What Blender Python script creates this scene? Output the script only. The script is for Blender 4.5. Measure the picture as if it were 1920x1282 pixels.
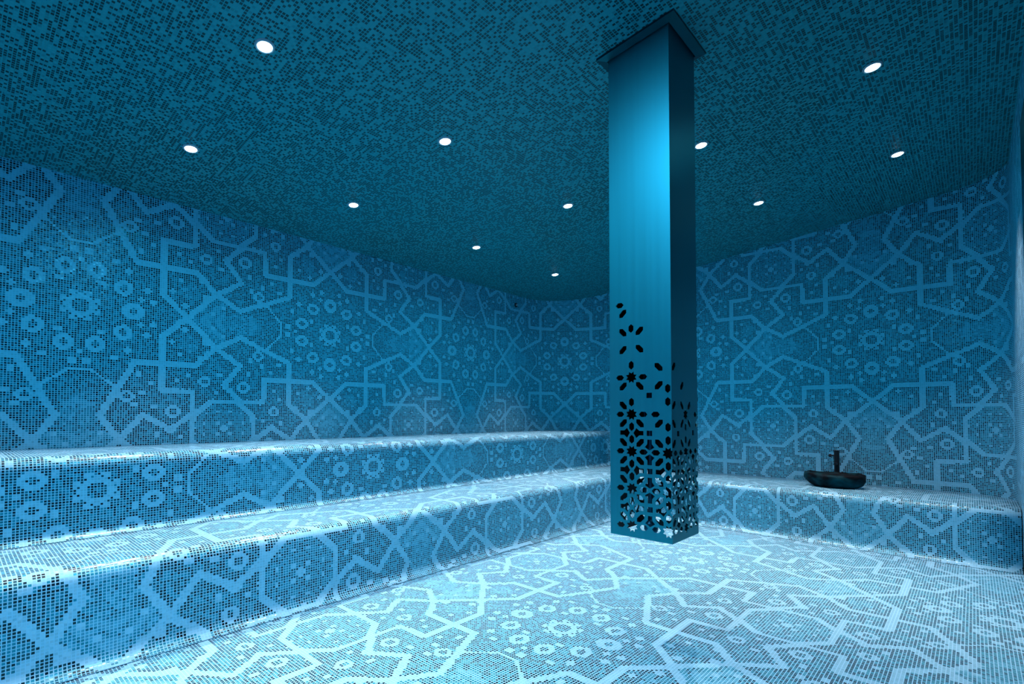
import bpy, math, random
from mathutils import Vector, Matrix, Quaternion
from mathutils.geometry import tessellate_polygon
random.seed(7)
PI = math.pi
D = bpy.data
C = bpy.context.scene.collection
for o in list(D.objects): D.objects.remove(o)

# ---------------------------------------------------------------- camera
W_PX = 1920
F_PX, CX, CY = 961.38, 871.69, 746.38
PITCH, ROLL, YAW = 1.652, 0.175, 44.75
cam_d = D.cameras.new('camera'); cam = D.objects.new('camera', cam_d); C.objects.link(cam)
cam_d.sensor_fit = 'HORIZONTAL'; cam_d.sensor_width = 36
cam_d.lens = F_PX / W_PX * 36
cam_d.shift_x = (960 - CX) / W_PX
cam_d.shift_y = (CY - 641) / W_PX
cam_d.clip_start = 0.01
ya, th, ro = [math.radians(a) for a in (YAW, PITCH, ROLL)]
fw = Vector((-math.sin(ya)*math.cos(th), math.cos(ya)*math.cos(th), math.sin(th)))
rt = Vector((math.cos(ya), math.sin(ya), 0)); up = rt.cross(fw)
rt, up = rt*math.cos(ro) + up*math.sin(ro), up*math.cos(ro) - rt*math.sin(ro)
M = Matrix((rt, up, -fw)).transposed().to_4x4(); M.translation = (0, 0, .85)
cam.matrix_world = M
bpy.context.scene.camera = cam

# ---------------------------------------------------------------- world, exposure
sc = bpy.context.scene
w = D.worlds.new('world'); sc.world = w; w.use_nodes = True
w.node_tree.nodes['Background'].inputs[0].default_value = (0, .02, .04, 1)
w.node_tree.nodes['Background'].inputs[1].default_value = .05
sc.view_settings.view_transform = 'Standard'; sc.view_settings.look = 'None'
sc.view_settings.gamma = 1; sc.view_settings.use_curve_mapping = False
sc.view_settings.exposure = 0.15
sc.cycles.max_bounces = 4; sc.cycles.diffuse_bounces = 3; sc.cycles.glossy_bounces = 2; sc.cycles.adaptive_threshold = .04

# lamp light: a wide blue glow and a tighter pale beam from every ceiling lamp
GLOW_W, GLOW_C, GLOW_SPREAD = 1.9, (0.0, .78, 1.0), 150
BEAM_W, BEAM_C = 340.0, (1.0, .27, .235)
BEAM_ANGLE, BEAM_BLEND = 78, 1.0

# ---------------------------------------------------------------- room numbers (metres)
X1, X2, X3 = -2.089, -2.595, -3.208      # lower riser, upper riser, left wall
H1, H2 = .337, .671                      # bench heights
YD, YE, YF = 4.077, 4.716, -1.2          # back riser, back wall, front wall
XR = .178                                # right wall
def ceil_z(x, y): return 2.383 + .1058*x - .0061*y
CN = Vector((-.1058, .0061, 1)).normalized()

# ---------------------------------------------------------------- materials
class NT:
    def __init__(s, tree): s.t = tree; s.n = tree.nodes; s.l = tree.links
    def put(s, sock, v):
        if isinstance(v, bpy.types.NodeSocket): s.l.new(v, sock)
        elif isinstance(v, (tuple, list)):
            sock.default_value = tuple(v) + ((1,) if len(sock.default_value) == 4 and len(v) == 3 else ())
        else: sock.default_value = v
    def m(s, op, a, b=0.0, c=None, clamp=False):
        n = s.n.new('ShaderNodeMath'); n.operation = op; n.use_clamp = clamp
        s.put(n.inputs[0], a); s.put(n.inputs[1], b)
        if c is not None: s.put(n.inputs[2], c)
        return n.outputs[0]
    def v(s, op, a, b=(0, 0, 0), scale=None):
        n = s.n.new('ShaderNodeVectorMath'); n.operation = op
        s.put(n.inputs[0], a)
        if op == 'SCALE': s.put(n.inputs[3], scale)
        elif op not in ('LENGTH', 'ABSOLUTE', 'FLOOR', 'FRACTION'): s.put(n.inputs[1], b)
        return n.outputs['Value'] if op in ('LENGTH', 'DISTANCE', 'DOT_PRODUCT') else n.outputs[0]
    def mn(s, items):
        items = list(items)
        while len(items) > 1: items = [s.m('MINIMUM', items[i], items[i+1]) if i+1 < len(items) else items[i] for i in range(0, len(items), 2)]
        return items[0]
    def xyz(s, v):
        n = s.n.new('ShaderNodeSeparateXYZ'); s.l.new(v, n.inputs[0]); return n.outputs
    def comb(s, x, y, z=0.0):
        n = s.n.new('ShaderNodeCombineXYZ'); s.put(n.inputs[0], x); s.put(n.inputs[1], y); s.put(n.inputs[2], z); return n.outputs[0]
    def noise(s, vec):
        n = s.n.new('ShaderNodeTexWhiteNoise'); n.noise_dimensions = '3D'; s.l.new(vec, n.inputs['Vector']); return n.outputs['Value'], n.outputs['Color']
    def mix(s, f, a, b):
        n = s.n.new('ShaderNodeMix'); n.data_type = 'RGBA'; s.put(n.inputs[0], f); s.put(n.inputs[6], a); s.put(n.inputs[7], b); return n.outputs[2]
    def ramp(s, f, stops, mode='CONSTANT'):
        n = s.n.new('ShaderNodeValToRGB'); n.color_ramp.interpolation = mode; s.put(n.inputs[0], f)
        e = n.color_ramp.elements
        for i, (p, c) in enumerate(stops):
            el = e[i] if i < 2 else e.new(p)
            el.position = p; el.color = tuple(c) + (1,)
        return n.outputs[0]

def new_mat(name):
    m = D.materials.new(name); m.use_nodes = True
    b = m.node_tree.nodes['Principled BSDF']
    return m, NT(m.node_tree), b

BLACK, DARK, MID, LIGHT = (.001, .008, .013), (.002, .050, .075), (.004, .17, .26), (.075, .46, .65)
GROUT = (.078, .485, .70)

def seg(k, p, a, b):
    ax, ay = a; dx, dy = b[0]-a[0], b[1]-a[1]; L2 = dx*dx + dy*dy
    q = k.v('SUBTRACT', p, (ax, ay, 0))
    h = k.m('ADD', k.v('DOT_PRODUCT', q, (dx/L2, dy/L2, 0)), 0.0, clamp=True)
    return k.v('LENGTH', k.v('SUBTRACT', q, k.v('SCALE', (dx, dy, 0), scale=h)))

def tile_finish(k, bsdf, uv, tone_col, jitter=.10, gw=.125, grout=GROUT, rough=.22):
    """grout joints, glossy slightly tilted glass tiles"""
    fr = k.v('ABSOLUTE', k.v('SUBTRACT', k.v('FRACTION', uv), (.5, .5, 0)))
    x = k.xyz(fr)
    g = k.m('GREATER_THAN', k.m('MAXIMUM', x[0], x[1]), .5 - gw)
    col = k.mix(g, tone_col, grout)
    k.l.new(col, bsdf.inputs['Base Color'])
    k.put(bsdf.inputs['Roughness'], k.m('ADD', rough, k.m('MULTIPLY', g, .45)))
    cell = k.v('ADD', k.v('FLOOR', uv), (.37, .11, 3.3))
    _, rc = k.noise(cell)
    tilt = k.v('SCALE', k.v('SUBTRACT', rc, (.5, .5, .5)), scale=k.m('MULTIPLY', k.m('SUBTRACT', 1.0, g), jitter))
    geo = k.n.new('ShaderNodeNewGeometry')
    nn = k.v('NORMALIZE', k.v('ADD', geo.outputs['Normal'], tilt))
    k.l.new(nn, bsdf.inputs['Normal'])
    bsdf.inputs['Specular IOR Level'].default_value = .5
    bsdf.inputs['Specular Tint'].default_value = (.12, .85, 1.0, 1)

def mosaic_material():
    mt, k, b = new_mat('girih_mosaic')
    uvn = k.n.new('ShaderNodeUVMap'); uvn.uv_map = 'UVMap'
    uv = uvn.outputs[0]
    cell = k.v('ADD', k.v('FLOOR', uv), (.5, .5, 0))
    q = k.v('ADD', k.v('SCALE', cell, scale=1/120), (.5, .5, 0))
    ci = k.xyz(k.v('FLOOR', q))
    loc = k.v('ABSOLUTE', k.v('SCALE', k.v('SUBTRACT', k.v('FRACTION', q), (.5, .5, 0)), scale=120))
    lx = k.xyz(loc)
    par = k.m('FLOORED_MODULO', k.m('ADD', ci[0], ci[1]), 2.0)
    par = k.m('GREATER_THAN', par, .5)
    ipar = k.m('SUBTRACT', 1.0, par)
    ax = k.m('ADD', k.m('MULTIPLY', lx[0], ipar), k.m('MULTIPLY', lx[1], par))
    ay = k.m('ADD', k.m('MULTIPLY', lx[1], ipar), k.m('MULTIPLY', lx[0], par))
    A = k.comb(ax, ay)                                   # from the rosette centre
    ox, oy = k.m('SUBTRACT', 60.0, ax), k.m('SUBTRACT', 60.0, ay)
    O = k.comb(ox, oy)                                   # from the octagon centre
    lines = [[(15, 0), (15, 6.5), (6.5, 15), (0, 15)],
             [(6.5, 15), (20, 15), (20.5, 28.5), (49, 28.5), (60, 18)],
             [(34.5, 28.5), (34.5, 14), (45, 4.5), (60, 18)],
             [(34.5, 28.5), (34.5, 39.5), (7.5, 52.3), (-4.5, 45)],
             [(45, 4.5), (36, -7.7), (24.5, .5), (15, -8)],
             [(-4.5, 45), (7.7, 36), (0, 24.5), (8, 15)],
             [(45, 4.5), (52.3, -7.5)]]
    thin = [[(21, 46.5), (29.5, 56), (29.5, 60)]]
    ds = [seg(k, O, pl[i], pl[i+1]) for pl in lines for i in range(len(pl)-1)]
    dt = [k.m('ADD', seg(k, O, pl[i], pl[i+1]), .8) for pl in thin for i in range(len(pl)-1)]
    DL = k.mn(ds + dt)
    soft = [[(60, 10.5), (50.5, 1.5)], [(60, 4), (55, .2)], [(13, 55.5), (14, 60)]]
    DS = k.mn([seg(k, O, a, b_) for a, b_ in soft])
    def ring(P, c, r, wd):
        return k.m('ABSOLUTE', k.m('SUBTRACT', k.v('DISTANCE', P, (c[0], c[1], 0)), r)), wd
    # ring shaped flowers (distance minus half width)
    rg = []
    for P, c, r, wd in ((A, (0, 0), 4.3, 1.15), (A, (0, 19.5), 3.1, 1.15), (A, (11.1, 15.7), 2.7, .85), (A, (18, 5.4), 2.7, .85),
                        (O, (26, 9.7), 2.2, .62), (O, (9.5, 23.5), 2.6, .7), (O, (17, 42.5), 2.3, .65)):
        d, ww = ring(P, c, r, wd); rg.append(k.m('SUBTRACT', d, ww))
    for P, c, r in ((A, (2.6, 6.2), 1.1), (A, (6.2, 2.6), 1.1), (A, (26.6, 2.3), 1.5), (A, (22, 0), 1.2), (A, (24, 12.5), 1.2),
                    (A, (20, 17.8), 1.4), (A, (11.7, 25), 1.4), (A, (5.7, 27.6), 1.3), (A, (6.4, 22.5), 1.1), (A, (12, 7.5), 1.0),
                    (O, (26, 22), 1.3), (O, (29, 17), .9), (O, (24, 33), 1.4), (O, (13, 39.5), 1.1), (O, (12, 31.5), 1.3), (O, (19, 36.5), 1.0),
                    (O, (28.5, 38), 1.2), (O, (40, 21), 1.4), (O, (46.5, 24.5), 1.2), (O, (53.5, 19), 1.4), (O, (47.5, 9.5), 1.3),
                    (O, (39, 12), 1.1), (O, (20, 4), 1.2), (O, (30, 2.5), 1.0), (O, (4, 20), 1.2), (O, (3.5, 30), 1.1), (O, (24.5, 10.5), .6),
                    (O, (0, 0), 1.5), (O, (3, 3), .8), (O, (9.5, 3), .8), (O, (3, 9.5), .8), (O, (8.5, 8.5), .7),
                    (O, (56, 6), 1.3), (O, (52, 1), 1.0)):
        rg.append(k.m('SUBTRACT', k.v('DISTANCE', P, (c[0], c[1], 0)), r))
    DR = k.mn(rg)
    # wobble so that the strips are ragged by a tile here and there
    rn, rcol = k.noise(k.v('ADD', cell, (0, 0, 7.7)))
    r3 = k.xyz(rcol)
    is_line = k.m('LESS_THAN', k.m('ADD', DL, k.m('MULTIPLY', r3[1], .35)), 1.55)
    is_dot = k.m('LESS_THAN', DR, 0.15)
    lightm = k.m('MAXIMUM', is_line, is_dot)
    # quiet zones: octagon and hourglass insides
    mxy = k.m('MAXIMUM', ox, oy)
    octa = k.m('LESS_THAN', k.m('MAXIMUM', mxy, k.m('DIVIDE', k.m('ADD', ox, oy), 1.43)), 15.0)
    l1 = k.m('GREATER_THAN', oy, k.m('SUBTRACT', 55.86, k.m('MULTIPLY', ox, .474)))
    l2 = k.m('GREATER_THAN', oy, k.m('ADD', 47.75, k.m('MULTIPLY', ox, .61)))
    l3 = k.m('LESS_THAN', k.m('ADD', ox, k.m('MULTIPLY', k.m('MAXIMUM', k.m('SUBTRACT', 54.0, oy), 0.0), .9)), 30.0)
    hg1 = k.m('MULTIPLY', k.m('MULTIPLY', l1, l2), l3)
    hg2 = k.m('MULTIPLY', k.m('LESS_THAN', oy, k.m('SUBTRACT', k.m('MULTIPLY', ox, .9), 36.0)),
              k.m('GREATER_THAN', ox, k.m('SUBTRACT', 47.75, k.m('MULTIPLY', oy, .61))))
    kite = k.m('LESS_THAN', k.v('DISTANCE', O, (45.5, 17, 0)), 4.2)
    hg = k.m('MAXIMUM', k.m('MAXIMUM', hg1, hg2), kite)
    # random tone inside a zone; darker next to light strips and rings
    halo = k.m('LESS_THAN', k.m('MINIMUM', k.m('SUBTRACT', DL, 1.8), DR), 1.7)
    bias = k.m('SUBTRACT', k.m('ADD', k.m('MULTIPLY', hg, .36), k.m('MULTIPLY', octa, .10)),
               k.m('MULTIPLY', halo, k.m('SUBTRACT', .24, k.m('MULTIPLY', k.m('MAXIMUM', hg, octa), .2))))
    t = k.m('ADD', rn, bias)
    t = k.m('MULTIPLY', k.m('MINIMUM', k.m('MAXIMUM', k.m('ADD', t, .3), .01), 1.75), .5)      # 0..0.9
    t = k.m('MAXIMUM', t, k.m('MULTIPLY', k.m('LESS_THAN', DS, 1.2), .9))
    base = k.ramp(t, [(0.0, BLACK), (.25, DARK), (.37, tuple((a+b)/2 for a, b in zip(DARK, MID))), (.45, MID), (.74, (.02, .27, .41))])
    # small tonal variation per tile
    var = k.m('ADD', .82, k.m('MULTIPLY', r3[0], .36))
    base = k.v('SCALE', base, scale=var)
    col = k.mix(lightm, base, k.v('SCALE', LIGHT, scale=k.m('ADD', .86, k.m('MULTIPLY', r3[2], .2))))
    tile_finish(k, b, uv, col)
    return mt

def ceiling_material():
    mt, k, b = new_mat('ceiling_mosaic')
    uvn = k.n.new('ShaderNodeUVMap'); uvn.uv_map = 'UVMap'; uv = uvn.outputs[0]
    cell = k.v('ADD', k.v('FLOOR', uv), (.5, .5, .5))
    rn, rcol = k.noise(cell); r3 = k.xyz(rcol)
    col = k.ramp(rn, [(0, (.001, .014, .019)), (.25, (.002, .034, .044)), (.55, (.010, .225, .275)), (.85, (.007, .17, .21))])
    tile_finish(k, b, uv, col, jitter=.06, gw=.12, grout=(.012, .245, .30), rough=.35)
    return mt

def simple(name, col, rough=.5, metal=0.0, bump=None, aniso=0.0):
    mt, k, b = new_mat(name)
    tc = k.n.new('ShaderNodeTexCoord')
    nz = k.n.new('ShaderNodeTexNoise')
    mp = k.n.new('ShaderNodeMapping'); k.l.new(tc.outputs['Object'], mp.inputs[0])
    mp.inputs['Scale'].default_value = bump[1] if bump else (20, 20, 20)
    k.l.new(mp.outputs[0], nz.inputs['Vector']); nz.inputs['Scale'].default_value = 1; nz.inputs['Detail'].default_value = 5
    a = bump[0] if bump else .08
    c = k.ramp(nz.outputs['Fac'], [(.42 if a > .5 else .3, tuple(x*(1-a) for x in col)), (.7, tuple(min(1, x*(1+a)) for x in col))], 'LINEAR')
    k.l.new(c, b.inputs['Base Color'])
    b.inputs['Metallic'].default_value = metal
    if not metal: b.inputs['Specular IOR Level'].default_value = .2; b.inputs['Specular Tint'].default_value = (.25, .8, 1, 1)
    k.put(b.inputs['Roughness'], k.m('ADD', rough - .04, k.m('MULTIPLY', nz.outputs['Fac'], .08)))
    return mt, k, b, nz

MOSAIC = mosaic_material()
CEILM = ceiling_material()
METAL = simple('brushed_steel', (.014, .265, .33), .46, 1.0, (.04, (60, 60, 1.2)))[0]
INNER = simple('black_inner_side', (.0, .006, .009), .6, .0)[0]  # near-black inward faces of the column casing
DMETAL = simple('dark_steel', (.003, .07, .095), .4, 1.0)[0]
PIPE = simple('pipe_steel', (.015, .10, .16), .35, 1.0)[0]
DPANEL = simple('dark_panel_gloss', (.0, .01, .015), .2, .0)[0]
TAPM = simple('black_tap_metal', (.004, .012, .016), .35, .0)[0]
RIM = simple('lamp_trim', (.22, .36, .44), .35, .0)[0]
LEDGE = simple('sensor_metal', (.05, .12, .15), .3, .8)[0]
def stone_mat():
    mt, k, b, nz = simple('dark_river_stone', (.0, .030, .042), .7, 0, (.97, (9, 9, 16)))
    bp = k.n.new('ShaderNodeBump'); bp.inputs['Strength'].default_value = .6; bp.inputs['Distance'].default_value = .006
    b.inputs['Specular Tint'].default_value = (.15, .7, 1, 1)
    k.l.new(nz.outputs['Fac'], bp.inputs['Height']); k.l.new(bp.outputs[0], b.inputs['Normal'])
    return mt
STONE = stone_mat()
def emit(name, col, s):
    mt = D.materials.new(name); mt.use_nodes = True; t = mt.node_tree; t.nodes.clear()
    e = t.nodes.new('ShaderNodeEmission'); o = t.nodes.new('ShaderNodeOutputMaterial')
    e.inputs[0].default_value = col + (1,); e.inputs[1].default_value = s; t.links.new(e.outputs[0], o.inputs[0]); return mt
LED = emit('lamp_led', (.75, .93, 1.0), 16.0)

# ---------------------------------------------------------------- mesh helpers
class MB:
    def __init__(s): s.v = []; s.f = []; s.uv = []
    def quadgrid(s, rows, uvs, closed=False, flip=False):
        b = len(s.v); n = len(rows[0])
        for r in rows: s.v += [tuple(p) for p in r]
        for i in range(len(rows)-1):
            for j in range(n if closed else n-1):
                j2 = (j+1) % n
                idx = [b+i*n+j, b+(i+1)*n+j, b+(i+1)*n+j2, b+i*n+j2]
                uu = [uvs[i][j], uvs[i+1][j], uvs[i+1][j2], uvs[i][j2]] if uvs else [(0, 0)]*4
                if flip: idx.reverse(); uu.reverse()
                s.f.append(idx); s.uv += uu
    def face(s, pts, uv=None):
        b = len(s.v); s.v += [tuple(p) for p in pts]; s.f.append(list(range(b, b+len(pts)))); s.uv += uv or [(0, 0)]*len(pts)
    def box(s, c, d, rot=None):
        P = [Vector((sx*d[0]/2, sy*d[1]/2, sz*d[2]/2)) for sx in (-1, 1) for sy in (-1, 1) for sz in (-1, 1)]
        if rot: P = [rot @ p for p in P]
        P = [p + Vector(c) for p in P]; b = len(s.v); s.v += [tuple(p) for p in P]
        for f in ((0, 1, 3, 2), (4, 6, 7, 5), (0, 4, 5, 1), (2, 3, 7, 6), (0, 2, 6, 4), (1, 5, 7, 3)):
            s.f.append([b+i for i in f]); s.uv += [(0, 0)]*4
    def lathe(s, prof, n=32, c=(0, 0, 0), ax=None, sc=None):
        """prof: list of (r, z); closes at r = 0"""
        b = len(s.v); Q = ax or Quaternion()
        for r, z in prof:
            for i in range(n):
                a = 2*PI*i/n
                s.v.append(tuple(Q @ Vector((r*math.cos(a), r*math.sin(a), z)) + Vector(c)))
        for j in range(len(prof)-1):
            for i in range(n):
                i2 = (i+1) % n
                s.f.append([b+j*n+i, b+j*n+i2, b+(j+1)*n+i2, b+(j+1)*n+i]); s.uv += [(0, 0)]*4
    def build(s, name, mat, parent=None, smooth=False, loc=None, merge=True):
        me = D.meshes.new(name); me.from_pydata(s.v, [], s.f); me.materials.append(mat)
        ul = me.uv_layers.new(name='UVMap')
        flat = [x for p in s.uv for x in p]; ul.data.foreach_set('uv', flat)
        if merge:
            import bmesh
            bm = bmesh.new(); bm.from_mesh(me); bmesh.ops.remove_doubles(bm, verts=bm.verts, dist=1e-5)
            bmesh.ops.dissolve_degenerate(bm, edges=bm.edges, dist=1e-6); bm.to_mesh(me); bm.free()
        if smooth:
            me.polygons.foreach_set('use_smooth', [True]*len(me.polygons))
        me.update()
        o = D.objects.new(name, me); C.objects.link(o)
        if parent: o.parent = parent
        if loc: o.location = loc
        return o
def struct(o): o['kind'] = 'structure'; return o
def tag(o, label, cat, group=None):
    o['label'] = label; o['category'] = cat
    if group: o['group'] = group
    return o
def empty(name, loc=(0, 0, 0)):
    o = D.objects.new(name, None); C.objects.link(o); o.location = loc; o.empty_display_size = .05; return o
def frange(a, b, step):
    n = max(1, int(math.ceil(abs(b-a)/step))); return [a + (b-a)*i/n for i in range(n+1)]

# ---------------------------------------------------------------- floor and ceiling
m = MB()
fu = lambda x, y: (120 + (x+1.172)/.0104, (y-1.735)/.0111)
xs, ys = frange(X3-.05, XR+.05, .5), frange(YF-.05, YE+.05, .5)
m.quadgrid([[(x, y, 0) for y in ys] for x in xs], [[fu(x, y) for y in ys] for x in xs])
struct(m.build('floor', MOSAIC))
m = MB()
m.quadgrid([[(x, y, ceil_z(x, y)) for y in ys] for x in xs], [[(x/.0135, y/.0122) for y in ys] for x in xs], flip=True)
m.quadgrid([[(x, y, ceil_z(x, y)+.08) for y in ys] for x in xs], [[(0, 0) for y in ys] for x in xs])
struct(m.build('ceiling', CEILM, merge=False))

# ---------------------------------------------------------------- walls (rounded inner corners, mosaic runs on round them)
RL, RR = .60, .28
PW = .01065
def wall(name, path):
    """path: list of (x, y, u)"""
    m = MB(); rows = []; uvs = []
    for x, y, u in path:
        zt = ceil_z(x, y) + .03
        zz = [0, .5, 1.0, 1.5, zt]
        rows.append([(x, y, z) for z in zz]); uvs.append([(u, (z-1.392)/PW) for z in zz])
    m.quadgrid(rows, uvs)
    return struct(m.build(name, MOSAIC, smooth=True))
def u_left(y):
    yb = YE - RL; ub = -((RL*PI/4))/PW                 # start of the corner
    if y >= 3.326: return ub + (y-yb)/PW
    return (ub + (3.326-yb)/PW) - (3.326-y)/.01185
left = [(X3, y, u_left(y)) for y in frange(YF, 3.326, .3)] + [(X3, y, u_left(y)) for y in frange(3.326, YE-RL, .2)[1:]]
wall('wall_left', left)
back = []
for i in range(25):
    a = PI/2*i/24
    back.append((X3+RL-RL*math.cos(a), YE-RL+RL*math.sin(a), (RL*a - RL*PI/4)/PW))
u_b = RL*PI/4/PW
for x in frange(X3+RL, XR-RR, .2)[1:]:
    back.append((x, YE, 240 + (x+.517)/PW if x > -2.0 else u_b + (x-(X3+RL))*((240+(-2.0+.517)/PW)-u_b)/(-2.0-(X3+RL))))
ue = 240 + (XR-RR+.517)/PW
for i in range(1, 17):
    a = PI/2*i/16
    back.append((XR-RR+RR*math.sin(a), YE-RR+RR*math.cos(a), ue + RR*a/PW))
wall('wall_back', back)
ue2 = ue + RR*PI/2/PW
wall('wall_right', [(XR, y, ue2 + (YE-RR-y)/PW) for y in frange(YE-RR, YF, .3)])
m = MB(); m.box((XR-.012, 2.0, 1.02), (.02, 2.1, 2.03)); struct(m.build('unseen_dark_panel_1', DPANEL))  # unseen dark panel, added to darken the column's right face
wall('wall_front', [(x, YF, (XR-x)/PW) for x in frange(XR, X3, .3)])

# ---------------------------------------------------------------- benches
def profile(z0, h, rf, rc, vz, pv, depth):
    """(d, z, v) up a bench: floor fillet, riser, rounded nose, seat; v follows the surface"""
    P = []
    for i in range(7):
        a = PI/2*i/6
        P.append((-rf + rf*math.sin(a), z0 + rf - rf*math.cos(a), z0 + rf - rf*(PI/2-a)))
    for z in frange(z0+rf, h-rc, .06)[1:]: P.append((0, z, z))
    s0 = h-rc
    for i in range(1, 10):
        a = PI/2*i/9
        P.append((rc-rc*math.cos(a), h-rc+rc*math.sin(a), s0+rc*a))
    s1 = s0 + rc*PI/2
    for d in frange(rc, depth, .1)[1:]: P.append((d, h, s1 + d - rc))
    return [(d, z, vz + s/pv) for d, z, s in P]
def sweep(name, path, prof, z0):
    m = MB(); rows = []; uvs = []
    for (x, y, nx, ny, u, dm) in path:
        r = []; uu = []
        top = prof[-1][1]
        for d, z, v in prof:
            dd = min(d, dm)
            r.append((x+nx*dd, y+ny*dd, z)); uu.append((u, v))
        dl = prof[-1][0]
        if dm > dl: dl = dm
        r[-1] = (x+nx*dm, y+ny*dm, top); uu[-1] = (u, prof[-1][2] + (dm-prof[-1][0])/.0105)
        r.append((x+nx*dm, y+ny*dm, z0)); uu.append((u, prof[-1][2]+30))
        rows.append(r); uvs.append(uu)
    m.quadgrid(rows, uvs, closed=True, flip=True)
    for k in (0, -1):
        pts = rows[k] if k else rows[k][::-1]
        m.face(pts, [(p[1]/.0105, p[2]/.0105) for p in pts])
    return m.build(name, MOSAIC, smooth=True)
def interp(s, anchors):
    for (a, ua), (b, ub) in zip(anchors, anchors[1:]):
        if s <= b or (b, ub) == anchors[-1]: return ua + (s-a)*(ub-ua)/(b-a)
# lower bench, L shaped: along the left wall, round the corner, along the back wall
RC = .22
path = []
arc = RC*PI/2
sL = YD-RC                                            # path parameter = y on the left run
back0 = sL + arc                                      # parameter where the back run starts, x = X1+RC
anch = [(1.097-1.365, -60), (1.097, 60), (2.462, 180), (sL+.02, 300), (back0 + (-1.122-(X1+RC)), 420), (back0 + (.061-(X1+RC)), 540)]
for y in frange(YF+.004, sL, .25): path.append((X1, y, -1, 0, interp(y, anch), X1-X2+.02))
for i in range(1, 17):
    a = PI/2*i/16; cx, cy = X1+RC, YD-RC
    nx, ny = -math.cos(a), math.sin(a)
    t = min((cx-(X2-.02))/max(-nx, 1e-6), (YE-.004-cy)/max(ny, 1e-6))
    path.append((cx+nx*RC, cy+ny*RC, nx, ny, interp(sL+RC*a, anch), t-RC))
for x in frange(X1+RC, XR-.004, .2)[1:]:
    path.append((x, YD, 0, 1, interp(back0 + x-(X1+RC), anch), YE-YD-.004))
lb = sweep('lower_bench', path, profile(.001, H1, .045, .05, 60-.158/.0105, .0105, .50), .001)
tag(lb, 'low mosaic tiled bench running along the left wall and round under the stone basin', 'bench')
# upper bench on the left wall
RU = .12; path = []
uu_ = lambda y: (y-.446)/.011525
def dleft(y):                                         # the wall bends away at the corner
    if y <= YE-RL: return X2-X3-.004
    q = y-(YE-RL); return X2-(X3+RL-math.sqrt(max(RL*RL-q*q, 0)))-.004
for y in frange(YF+.004, YE-RL, .25) + frange(YE-RL, YE-RU, .05)[1:]: path.append((X2, y, -1, 0, uu_(y), max(dleft(y), .02)))
for i in range(1, 9):
    a = PI/2*i/8; cx, cy = X2+RU, YE-RU-.003; nx, ny = -math.cos(a), math.sin(a)
    path.append((cx+nx*RU, cy+ny*RU, nx, ny, uu_(YE-RU)+RU*a/.011525, max(.004, min(dleft(cy+ny*RU+.0), (YE-.004-(cy+ny*RU))/max(ny, .05)))))
ub = sweep('upper_bench', path, profile(H1+.001, H2, .035, .05, -.524/.0105, .0105, .6), H1+.001)
tag(ub, 'high mosaic tiled bench against the left wall above the low bench', 'bench')

# ---------------------------------------------------------------- perforated steel column hung from the ceiling
PX, PY, PWD, PB, TH = -.766, 1.8226, .2415, .386, .0025
P = .14                                               # lattice spacing
U0 = PWD - .013 - P                                   # star column 0, measured along the unrolled sheet
V0 = .427
def shape(kind, cu, cv):
    if kind == 'star':
        pts = []
        for i in range(16):
            a = PI/8 + i*PI/8; r = .168 if i % 2 == 0 else .105
            pts.append((r*math.cos(a), r*math.sin(a)))
    elif kind == 'hv': pts = [(0, .12), (-.07, .06), (-.07, -.06), (0, -.12), (.07, -.06), (.07, .06)]
    elif kind == 'hh': pts = [(.12, 0), (.06, .07), (-.06, .07), (-.12, 0), (-.06, -.07), (.06, -.07)]
    elif kind == 'lp': pts = [(.105, .105), (.005, .105), (-.105, -.01), (-.105, -.105), (-.005, -.105), (.105, .01)]     # '/'
    elif kind == 'lm': pts = [(-.105, .105), (-.105, .01), (.005, -.105), (.105, -.105), (.105, -.01), (-.005, .105)]     # '\'
    elif kind == 'sq': pts = [(-.073, -.07), (.073, -.07), (.073, .07), (-.073, .07)]
    else:
        base = [(.05, 0), (.133, .135), (.22, .06), (.335, .06), (.335, -.06), (.22, -.06), (.133, -.135)]
        rot = {'vr': 0, 'vu': 1, 'vl': 2, 'vd': 3}[kind]
        pts = base
        for _ in range(rot): pts = [(-y, x) for x, y in pts]
    return [(cu+x, cv+y) for x, y in pts]
cuts = []
def cut(*a): cuts.append(a)
NC = 7
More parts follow.
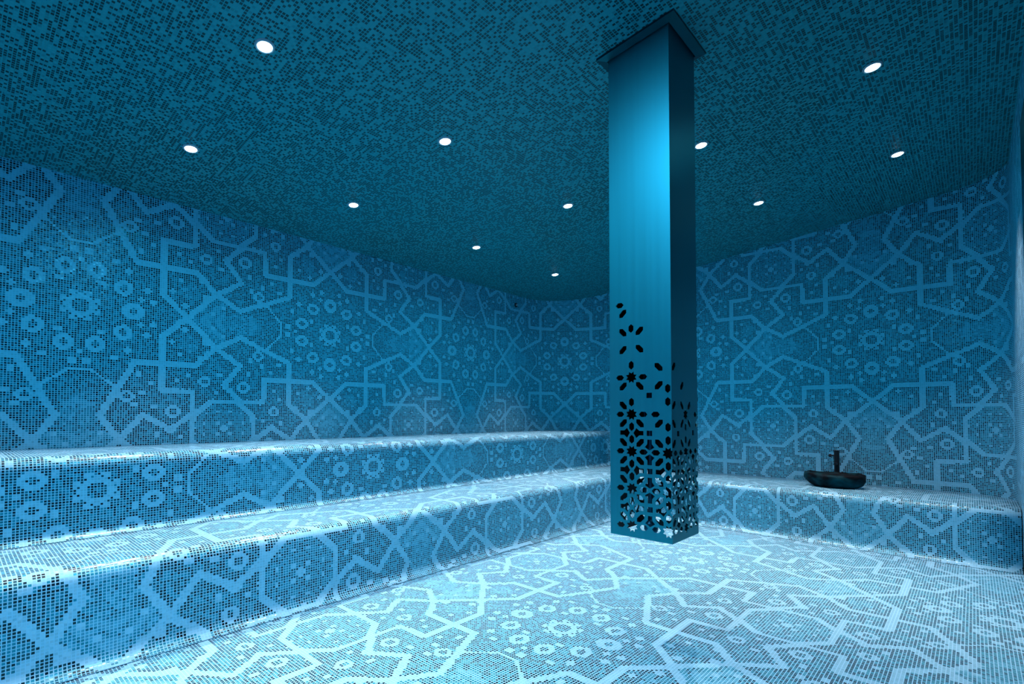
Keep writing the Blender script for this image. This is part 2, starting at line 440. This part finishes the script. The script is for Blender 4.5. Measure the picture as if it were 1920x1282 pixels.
# upper scattered cut-outs, as on the sheet: (kind, column, row)
for kk in [('hh', -.33, 6), ('lp', -.24, 5.76), ('hv', 0, 5.33), ('lm', -.24, 5.24), ('lp', .24, 5.24), ('lp', -.24, 4.76), ('lm', .24, 4.76),
           ('hv', 0, 4.33), ('lm', .76, 4.24), ('star', 0, 4), ('hh', -.33, 4), ('hh', .33, 4), ('lp', -.24, 3.76), ('lm', .24, 3.76),
           ('lp', .76, 3.76), ('hv', 1, 3.67), ('sq', .5, 3.5), ('lm', -.24, 3.24), ('hv', 0, 3.33), ('hv', 1, 3.33),
           ('star', 0, 3), ('hh', -.33, 3), ('hh', .33, 3), ('hh', .67, 3), ('lp', -.24, 2.76), ('lm', .24, 2.76), ('lp', .76, 2.76),
           ('hv', 0, 2.67), ('hv', 1, 2.67), ('vl', 0, 2.5), ('vr', 0, 2.5), ('sq', .5, 2.5), ('lm', -.24, 2.24), ('lp', .24, 2.24), ('lm', .76, 2.24),
           ('hv', 0, 2.33), ('hv', 1, 2.33), ('vu', .5, 2), ('star', 0, 2), ('star', 1, 2), ('hh', -.33, 2), ('hh', .33, 2), ('hh', .67, 2),
           # right face
           ('lp', 1.24, 4.24), ('lp', 1.76, 3.76), ('lp', 1.24, 3.24), ('lm', 1.76, 3.24), ('lp', 2.24, 3.24), ('star', 2, 3), ('hh', 2.67, 3),
           ('lm', 1.24, 2.76), ('lp', 1.76, 2.76), ('hv', 2, 2.67), ('lm', 2.24, 2.76), ('lp', 2.76, 2.76), ('sq', 1.5, 2.5), ('sq', 2.5, 2.5),
           ('lp', 1.24, 2.24), ('lm', 1.76, 2.24), ('hv', 2, 2.33), ('lp', 2.24, 2.24),
           ('hh', 1.33, 2), ('hh', 1.67, 2), ('star', 2, 2), ('hh', 2.33, 2), ('hh', 2.67, 2)]: cut(*kk)
# dense lattice round the foot; on the two hidden faces it stops lower
TOPROW = {0: 2, 1: 2, 2: 2, 3: 1.8, 4: 1.3, 5: .7, 6: .6}
for c in range(0, 7):
    L_ = []
    for r in (0, 1):
        L_ += [('star', c, r), ('hh', c-.33, r), ('hh', c+.33, r), ('hv', c, r+.33), ('hv', c, r+.67), ('vl', c, r+.5), ('vr', c, r+.5),
               ('sq', c+.5, r+.5), ('vu', c+.5, r), ('lp', c+.24, r+.24), ('lm', c-.24, r+.24), ('lm', c+.24, r+.76), ('lp', c-.24, r+.76)]
        if r: L_.append(('vd', c+.5, r))
    L_ += [('lm', c+.24, 1.76), ('lp', c-.24, 1.76), ('hv', c, 1.67), ('vd', c+.5, 2)]
    for t_ in L_:
        if t_[2] <= TOPROW[c]: cut(*t_)
seen = set(); polys = []
for kk, cu, cv in cuts:
    key = (kk, round(cu, 2), round(cv, 2))
    if key in seen: continue
    seen.add(key)
    pts = [(U0 + x*P, V0 + y*P) for x, y in shape(kk, cu, cv)]
    polys.append(pts)
U0_MIN, U_MAX = .020, 4*PWD - .012
def clip(poly, axis, val, keep_less):
    out = []; n = len(poly)
    for i in range(n):
        a, b = poly[i], poly[(i+1) % n]
        ia = (a[axis] <= val) if keep_less else (a[axis] >= val)
        ib = (b[axis] <= val) if keep_less else (b[axis] >= val)
        if ia: out.append(a)
        if ia != ib:
            t = (val-a[axis])/(b[axis]-a[axis]); out.append((a[0]+t*(b[0]-a[0]), a[1]+t*(b[1]-a[1])))
    return out
def unroll(u, v, off=0.0):
    """sheet coordinate -> point; off pushes inwards"""
    k = min(3, max(0, int(u // PWD))); t = u - k*PWD
    x0, x1, y0, y1 = PX-PWD+off, PX-off, PY+off, PY+PWD-off
    f = t/PWD
    if k == 0: return (x0+(x1-x0)*f, y0, v)
    if k == 1: return (x1, y0+(y1-y0)*f, v)
    if k == 2: return (x1-(x1-x0)*f, y1, v)
    return (x0, y1-(y1-y0)*f, v)
ZT = ceil_z(PX-PWD, PY) - .006
m = MB()
VS = 1.30                                             # above this the sheet is plain
for k in range(4):
    a, b = k*PWD, (k+1)*PWD
    edge_l, edge_r = {}, {}
    holes = []; notchL = []; notchR = []
    for pl in polys:
        q = clip(clip(pl, 0, max(a, U0_MIN), False), 0, min(b, U_MAX), True)
        if len(q) < 3: continue
        if max(p[0] for p in q)-min(p[0] for p in q) < .002: continue
        onl = [p for p in q if abs(p[0]-a) < 1e-7]; onr = [p for p in q if abs(p[0]-b) < 1e-7]
        if len(onl) >= 2: notchL.append(q)
        elif len(onr) >= 2: notchR.append(q)
        else: holes.append(q)
    # outer outline, walking counter-clockwise, with notches where a cut-out runs over the fold
    def notch(q, xval, upward):
        on = sorted([p for p in q if abs(p[0]-xval) < 1e-7], key=lambda p: p[1])
        lo, hi = on[0], on[-1]
        n = len(q); i0 = q.index(lo if upward else hi); end = hi if upward else lo
        for step in (1, -1):
            chain = [q[i0]]; i = i0
            while q[i] != end:
                i = (i+step) % n; chain.append(q[i])
                if len(chain) > n+1: break
            mid = chain[1:-1]
            if mid and all(abs(p[0]-xval) > 1e-7 for p in mid): return chain
        return [q[i0], end]
    out = [(a, PB), (b, PB)]
    for q in sorted(notchR, key=lambda q: min(p[1] for p in q)): out += notch(q, b, True)
    out += [(b, VS), (a, VS)]
    for q in sorted(notchL, key=lambda q: -min(p[1] for p in q)): out += notch(q, a, False)
    # drop overlapping holes (cut-outs never touch by design, guard anyway)
    loops = [out] + holes
    flat = [p for lp in loops for p in lp]
    tris = tessellate_polygon([[Vector((p[0]*10, p[1]*10, 0)) for p in lp] for lp in loops])
    def P3(p, off):
        u = min(max(p[0], a+1e-9), b-1e-9); return unroll(u, p[1], off)
    for t in tris:
        pa = [flat[i] for i in t]
        ar = (pa[1][0]-pa[0][0])*(pa[2][1]-pa[0][1])-(pa[2][0]-pa[0][0])*(pa[1][1]-pa[0][1])
        if ar < 0: pa.reverse()
        m.face([P3(p, 0) for p in pa]); m.face([P3(p, TH) for p in pa[::-1]])
    for li, lp in enumerate(loops):
        for i in range(len(lp)):
            p, q = lp[i], lp[(i+1) % len(lp)]
            if abs(p[0]-q[0]) < 1e-7 and (abs(p[0]-a) < 1e-7 or abs(p[0]-b) < 1e-7): continue
            if abs(p[1]-VS) < 1e-7 and abs(q[1]-VS) < 1e-7: continue
            m.face([P3(p, 0), P3(q, 0), P3(q, TH), P3(p, TH)])
    pts = [(a+1e-9, VS), (b-1e-9, VS)]
    tops = [unroll(a+1e-9, 0, 0), unroll(b-1e-9, 0, 0)]
    tz = [ceil_z(t[0], t[1]) for t in tops]
    for off, flip_ in ((0, False), (TH, True)):
        A0, B0 = unroll(a+1e-9, VS, off), unroll(b-1e-9, VS, off)
        f = [A0, B0, (B0[0], B0[1], tz[1]-.004), (A0[0], A0[1], tz[0]-.004)]
        m.face(f[::-1] if flip_ else f)
col = empty('perforated_column', (PX-PWD/2, PY+PWD/2, ceil_z(PX-PWD/2, PY+PWD/2)))
tag(col, 'square steel column hung from the ceiling with star shaped cut-outs in its lower half', 'column')
def local(mb, root):
    L = root.location; mb.v = [(x-L.x, y-L.y, z-L.z) for x, y, z in mb.v]
local(m, col)
co_ = m.build('casing', METAL, col); co_.data.materials.append(INNER)
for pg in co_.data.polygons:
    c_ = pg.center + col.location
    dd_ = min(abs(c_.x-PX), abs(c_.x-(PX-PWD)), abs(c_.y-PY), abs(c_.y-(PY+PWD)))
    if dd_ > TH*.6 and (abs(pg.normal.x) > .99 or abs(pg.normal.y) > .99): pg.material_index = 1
# collar at the ceiling: mitred angle strips
m = MB(); g0, g1, hh = .004, .034, .016
x0, x1, y0, y1 = PX-PWD, PX, PY, PY+PWD
ci = [(x0-g0, y0-g0), (x1+g0, y0-g0), (x1+g0, y1+g0), (x0-g0, y1+g0)]
co = [(x0-g1, y0-g1), (x1+g1, y0-g1), (x1+g1, y1+g1), (x0-g1, y1+g1)]
for i in range(4):
    j = (i+1) % 4
    def z(p, d): return (p[0], p[1], ceil_z(p[0], p[1]) - d)
    m.face([z(ci[i], hh), z(ci[j], hh), z(co[j], hh*.55), z(co[i], hh*.55)][::-1])
    m.face([z(co[i], hh*.55), z(co[j], hh*.55), z(co[j], 0), z(co[i], 0)][::-1])
    m.face([z(ci[i], hh), z(ci[j], hh), z(ci[j], 0), z(ci[i], 0)])
local(m, col)
m.build('ceiling_collar', DMETAL, col)['label'] = 'dark collar strip where the column meets the ceiling'
# inner pipes seen through the cut-outs
cxp, cyp = PX-.5*PWD-.012, PY+.5*PWD-.005
for dx, dy, r, zb in ((0, 0, .011, .40), (-.028, .012, .0045, .47)):
    m = MB(); zt = ceil_z(cxp, cyp)-.01
    m.lathe([(0, zb), (r, zb), (r, zt), (0, zt)], 20, (cxp+dx, cyp+dy, 0)); local(m, col)
    m.build('inner_pipe', PIPE, col)
m = MB(); m.lathe([(0, .392), (.024, .392), (.026, .40), (.026, .425), (.012, .455), (0, .455)], 24, (cxp, cyp, 0)); local(m, col)
m.build('steam_nozzle', PIPE, col, smooth=False)

# ---------------------------------------------------------------- ceiling lamps
QC = Vector((0, 0, 1)).rotation_difference(CN)
def lamp(x, y, label, glow=1.0, beam=1.0):
    z = ceil_z(x, y)
    e = empty('ceiling_lamp', (x, y, z)); e.rotation_mode = 'QUATERNION'; e.rotation_quaternion = QC
    tag(e, label, 'lamp', 'round recessed lamps in the mosaic ceiling')
    m = MB(); m.lathe([(.0255, -.002), (.0265, -.0055), (.031, -.006), (.035, -.003), (.036, .001)], 40)
    m.build('trim_ring', RIM, e, smooth=True)
    m = MB(); m.lathe([(.0262, -.0035), (.024, -.0055), (.017, -.0085), (.009, -.0100), (0, -.0105)], 32)
    m.build('lens', LED, e, smooth=True)
    ld = D.lights.new('lamp_glow', 'AREA'); ld.shape = 'DISK'; ld.size = .055; ld.energy = GLOW_W*glow; near = glow > 2; ld.color = GLOW_C; ld.spread = math.radians(GLOW_SPREAD if glow < 2 else 180)
    ld.color = (.42, .68, 1.0) if near else GLOW_C  # unseen lamps only: stronger, whiter glow added for the column's highlight
    lo = D.objects.new('lamp_glow', ld); C.objects.link(lo); lo.parent = e; lo.location = (0, 0, -.016)
    ls = D.lights.new('lamp_beam', 'SPOT'); ls.spot_size = math.radians(BEAM_ANGLE); ls.spot_blend = BEAM_BLEND
    ls.shadow_soft_size = .025; ls.energy = BEAM_W*beam; ls.color = BEAM_C
    so = D.objects.new('lamp_beam', ls); C.objects.link(so); so.parent = e; so.location = (0, 0, -.018)
LX = (-2.615, -1.812, -.99, -.28); LY = (.785, 1.685, 2.755, 3.77)
names = {
 (0, 0): 'recessed lamp furthest left in view, low over the left benches',
 (0, 1): 'recessed lamp over the left benches, second from the left along that wall',
 (0, 2): 'recessed lamp over the left benches, third along the wall towards the far corner',
 (0, 3): 'small recessed lamp nearest the far rounded corner, left of the column',
 (1, 0): 'largest and brightest recessed lamp, near the top left of the view',
 (1, 1): 'recessed lamp midway between the largest lamp and the column',
 (1, 2): 'recessed lamp in the ceiling just left of the column',
 (1, 3): 'recessed lamp hidden behind the steel column',
 (2, 2): 'recessed lamp just right of the column, partly touching its edge',
 (2, 3): 'small recessed lamp right of the column, lowest on the right side',
 (3, 2): 'recessed lamp highest on the right, near the top edge of the view',
 (3, 3): 'recessed lamp above the right back wall, furthest right in view',
 (2, 0): 'recessed lamp in front of the column just above the view'}
for (i, j), lb_ in names.items(): lamp(LX[i], LY[j], lb_, 9.5 if j == 0 and i == 2 else (.2 if i == 3 else (.6 if j == 3 else 1.0)), .8 if i == 3 else 1.0)
# the same grid goes on behind the camera
for i, lb_, gl in ((0, 'recessed lamp above the near end of the left benches, behind the view', .4),
                   (1, 'recessed lamp over the near left floor, behind the view', .4),
                   (2, 'recessed lamp above the camera position', 9.0)): lamp(LX[i], -.2, lb_, gl)

# ---------------------------------------------------------------- stone basin and tap on the back bench
bx, by, bz = -.705, 4.42, H1
e = empty('stone_basin', (bx, by, bz)); tag(e, 'dark rough stone bowl standing on the tiled back bench', 'basin')
def rimr(a):                                          # irregular outline
    return 1 + .05*math.cos(2*a+.5) + .045*math.cos(3*a-1.0) + .02*math.cos(5*a+2)
m = MB(); n = 48; rx, ry = .172, .13
prof = [(.0, 0), (.58, 0), (.72, .004), (.86, .018), (.95, .038), (.99, .058), (1.0, .074), (.99, .086), (.95, .092), (.90, .093),
        (.86, .098), (.80, .08), (.66, .052), (.42, .036), (0, .032)]
rows = []
for r, z in prof:
    row = []
    for i in range(n):
        a = 2*PI*i/n
        rr = r*rimr(a) * (1 + (.022*math.sin(7*a+z*60) + .018*math.sin(11*a-z*90+2)) * (r > .6))
        shift = .006*(z/.1)
        tilt = .004*math.sin(2*a+1)*r*(z/.1)             # uneven rim
        row.append((rx*rr*math.cos(a) - shift, ry*rr*math.sin(a), z + tilt + (.002*math.sin(5*a) if .8 < r else 0)*(z > .03)))
    rows.append(row)
m.quadgrid(rows, None, closed=True, flip=True)
o = m.build('bowl', STONE, e, smooth=True)
m = MB(); m.lathe([(0, .0345), (.016, .0345), (.017, .037), (.012, .0385), (0, .0385)], 24); m.build('drain_plug', TAPM, e)
tx, ty = -.72, 4.615
e = empty('basin_tap', (tx, ty, H1)); tag(e, 'black upright tap standing behind the stone bowl', 'tap')
m = MB(); m.lathe([(0, .0), (.024, .0), (.024, .006), (.0165, .010), (.0165, .245), (.0155, .248), (0, .248)], 28); m.build('tap_body', TAPM, e, smooth=False)
m = MB(); m.lathe([(0, 0), (.009, 0), (.009, .05), (0, .05)], 20, (0, -.01, .15), Quaternion((1, 0, 0), PI/2)); m.build('spout', TAPM, e)
h = MB(); h.lathe([(0, 0), (.006, 0), (.006, .020), (.012, .020), (.012, .034), (0, .034)], 20, (-.012, 0, .207), Quaternion((0, 1, 0), -PI/2)); h.build('tap_lever', TAPM, e)

# ---------------------------------------------------------------- small nozzle on the left wall
sx, sy, sz = X3, 3.95, 1.922
e = empty('wall_sensor', (sx, sy, sz)); e.rotation_euler = (0, PI/2, 0)
tag(e, 'tiny round dark sensor high on the left wall near the far corner', 'sensor')
m = MB(); m.lathe([(.022, 0), (.022, .006), (.017, .010), (.012, .008), (0, .008)], 28); m.build('bezel', TAPM, e, smooth=False)
m = MB(); m.lathe([(.008, .008), (.008, .016), (.004, .020), (0, .020)], 20); m.build('probe', RIM, e, smooth=True)
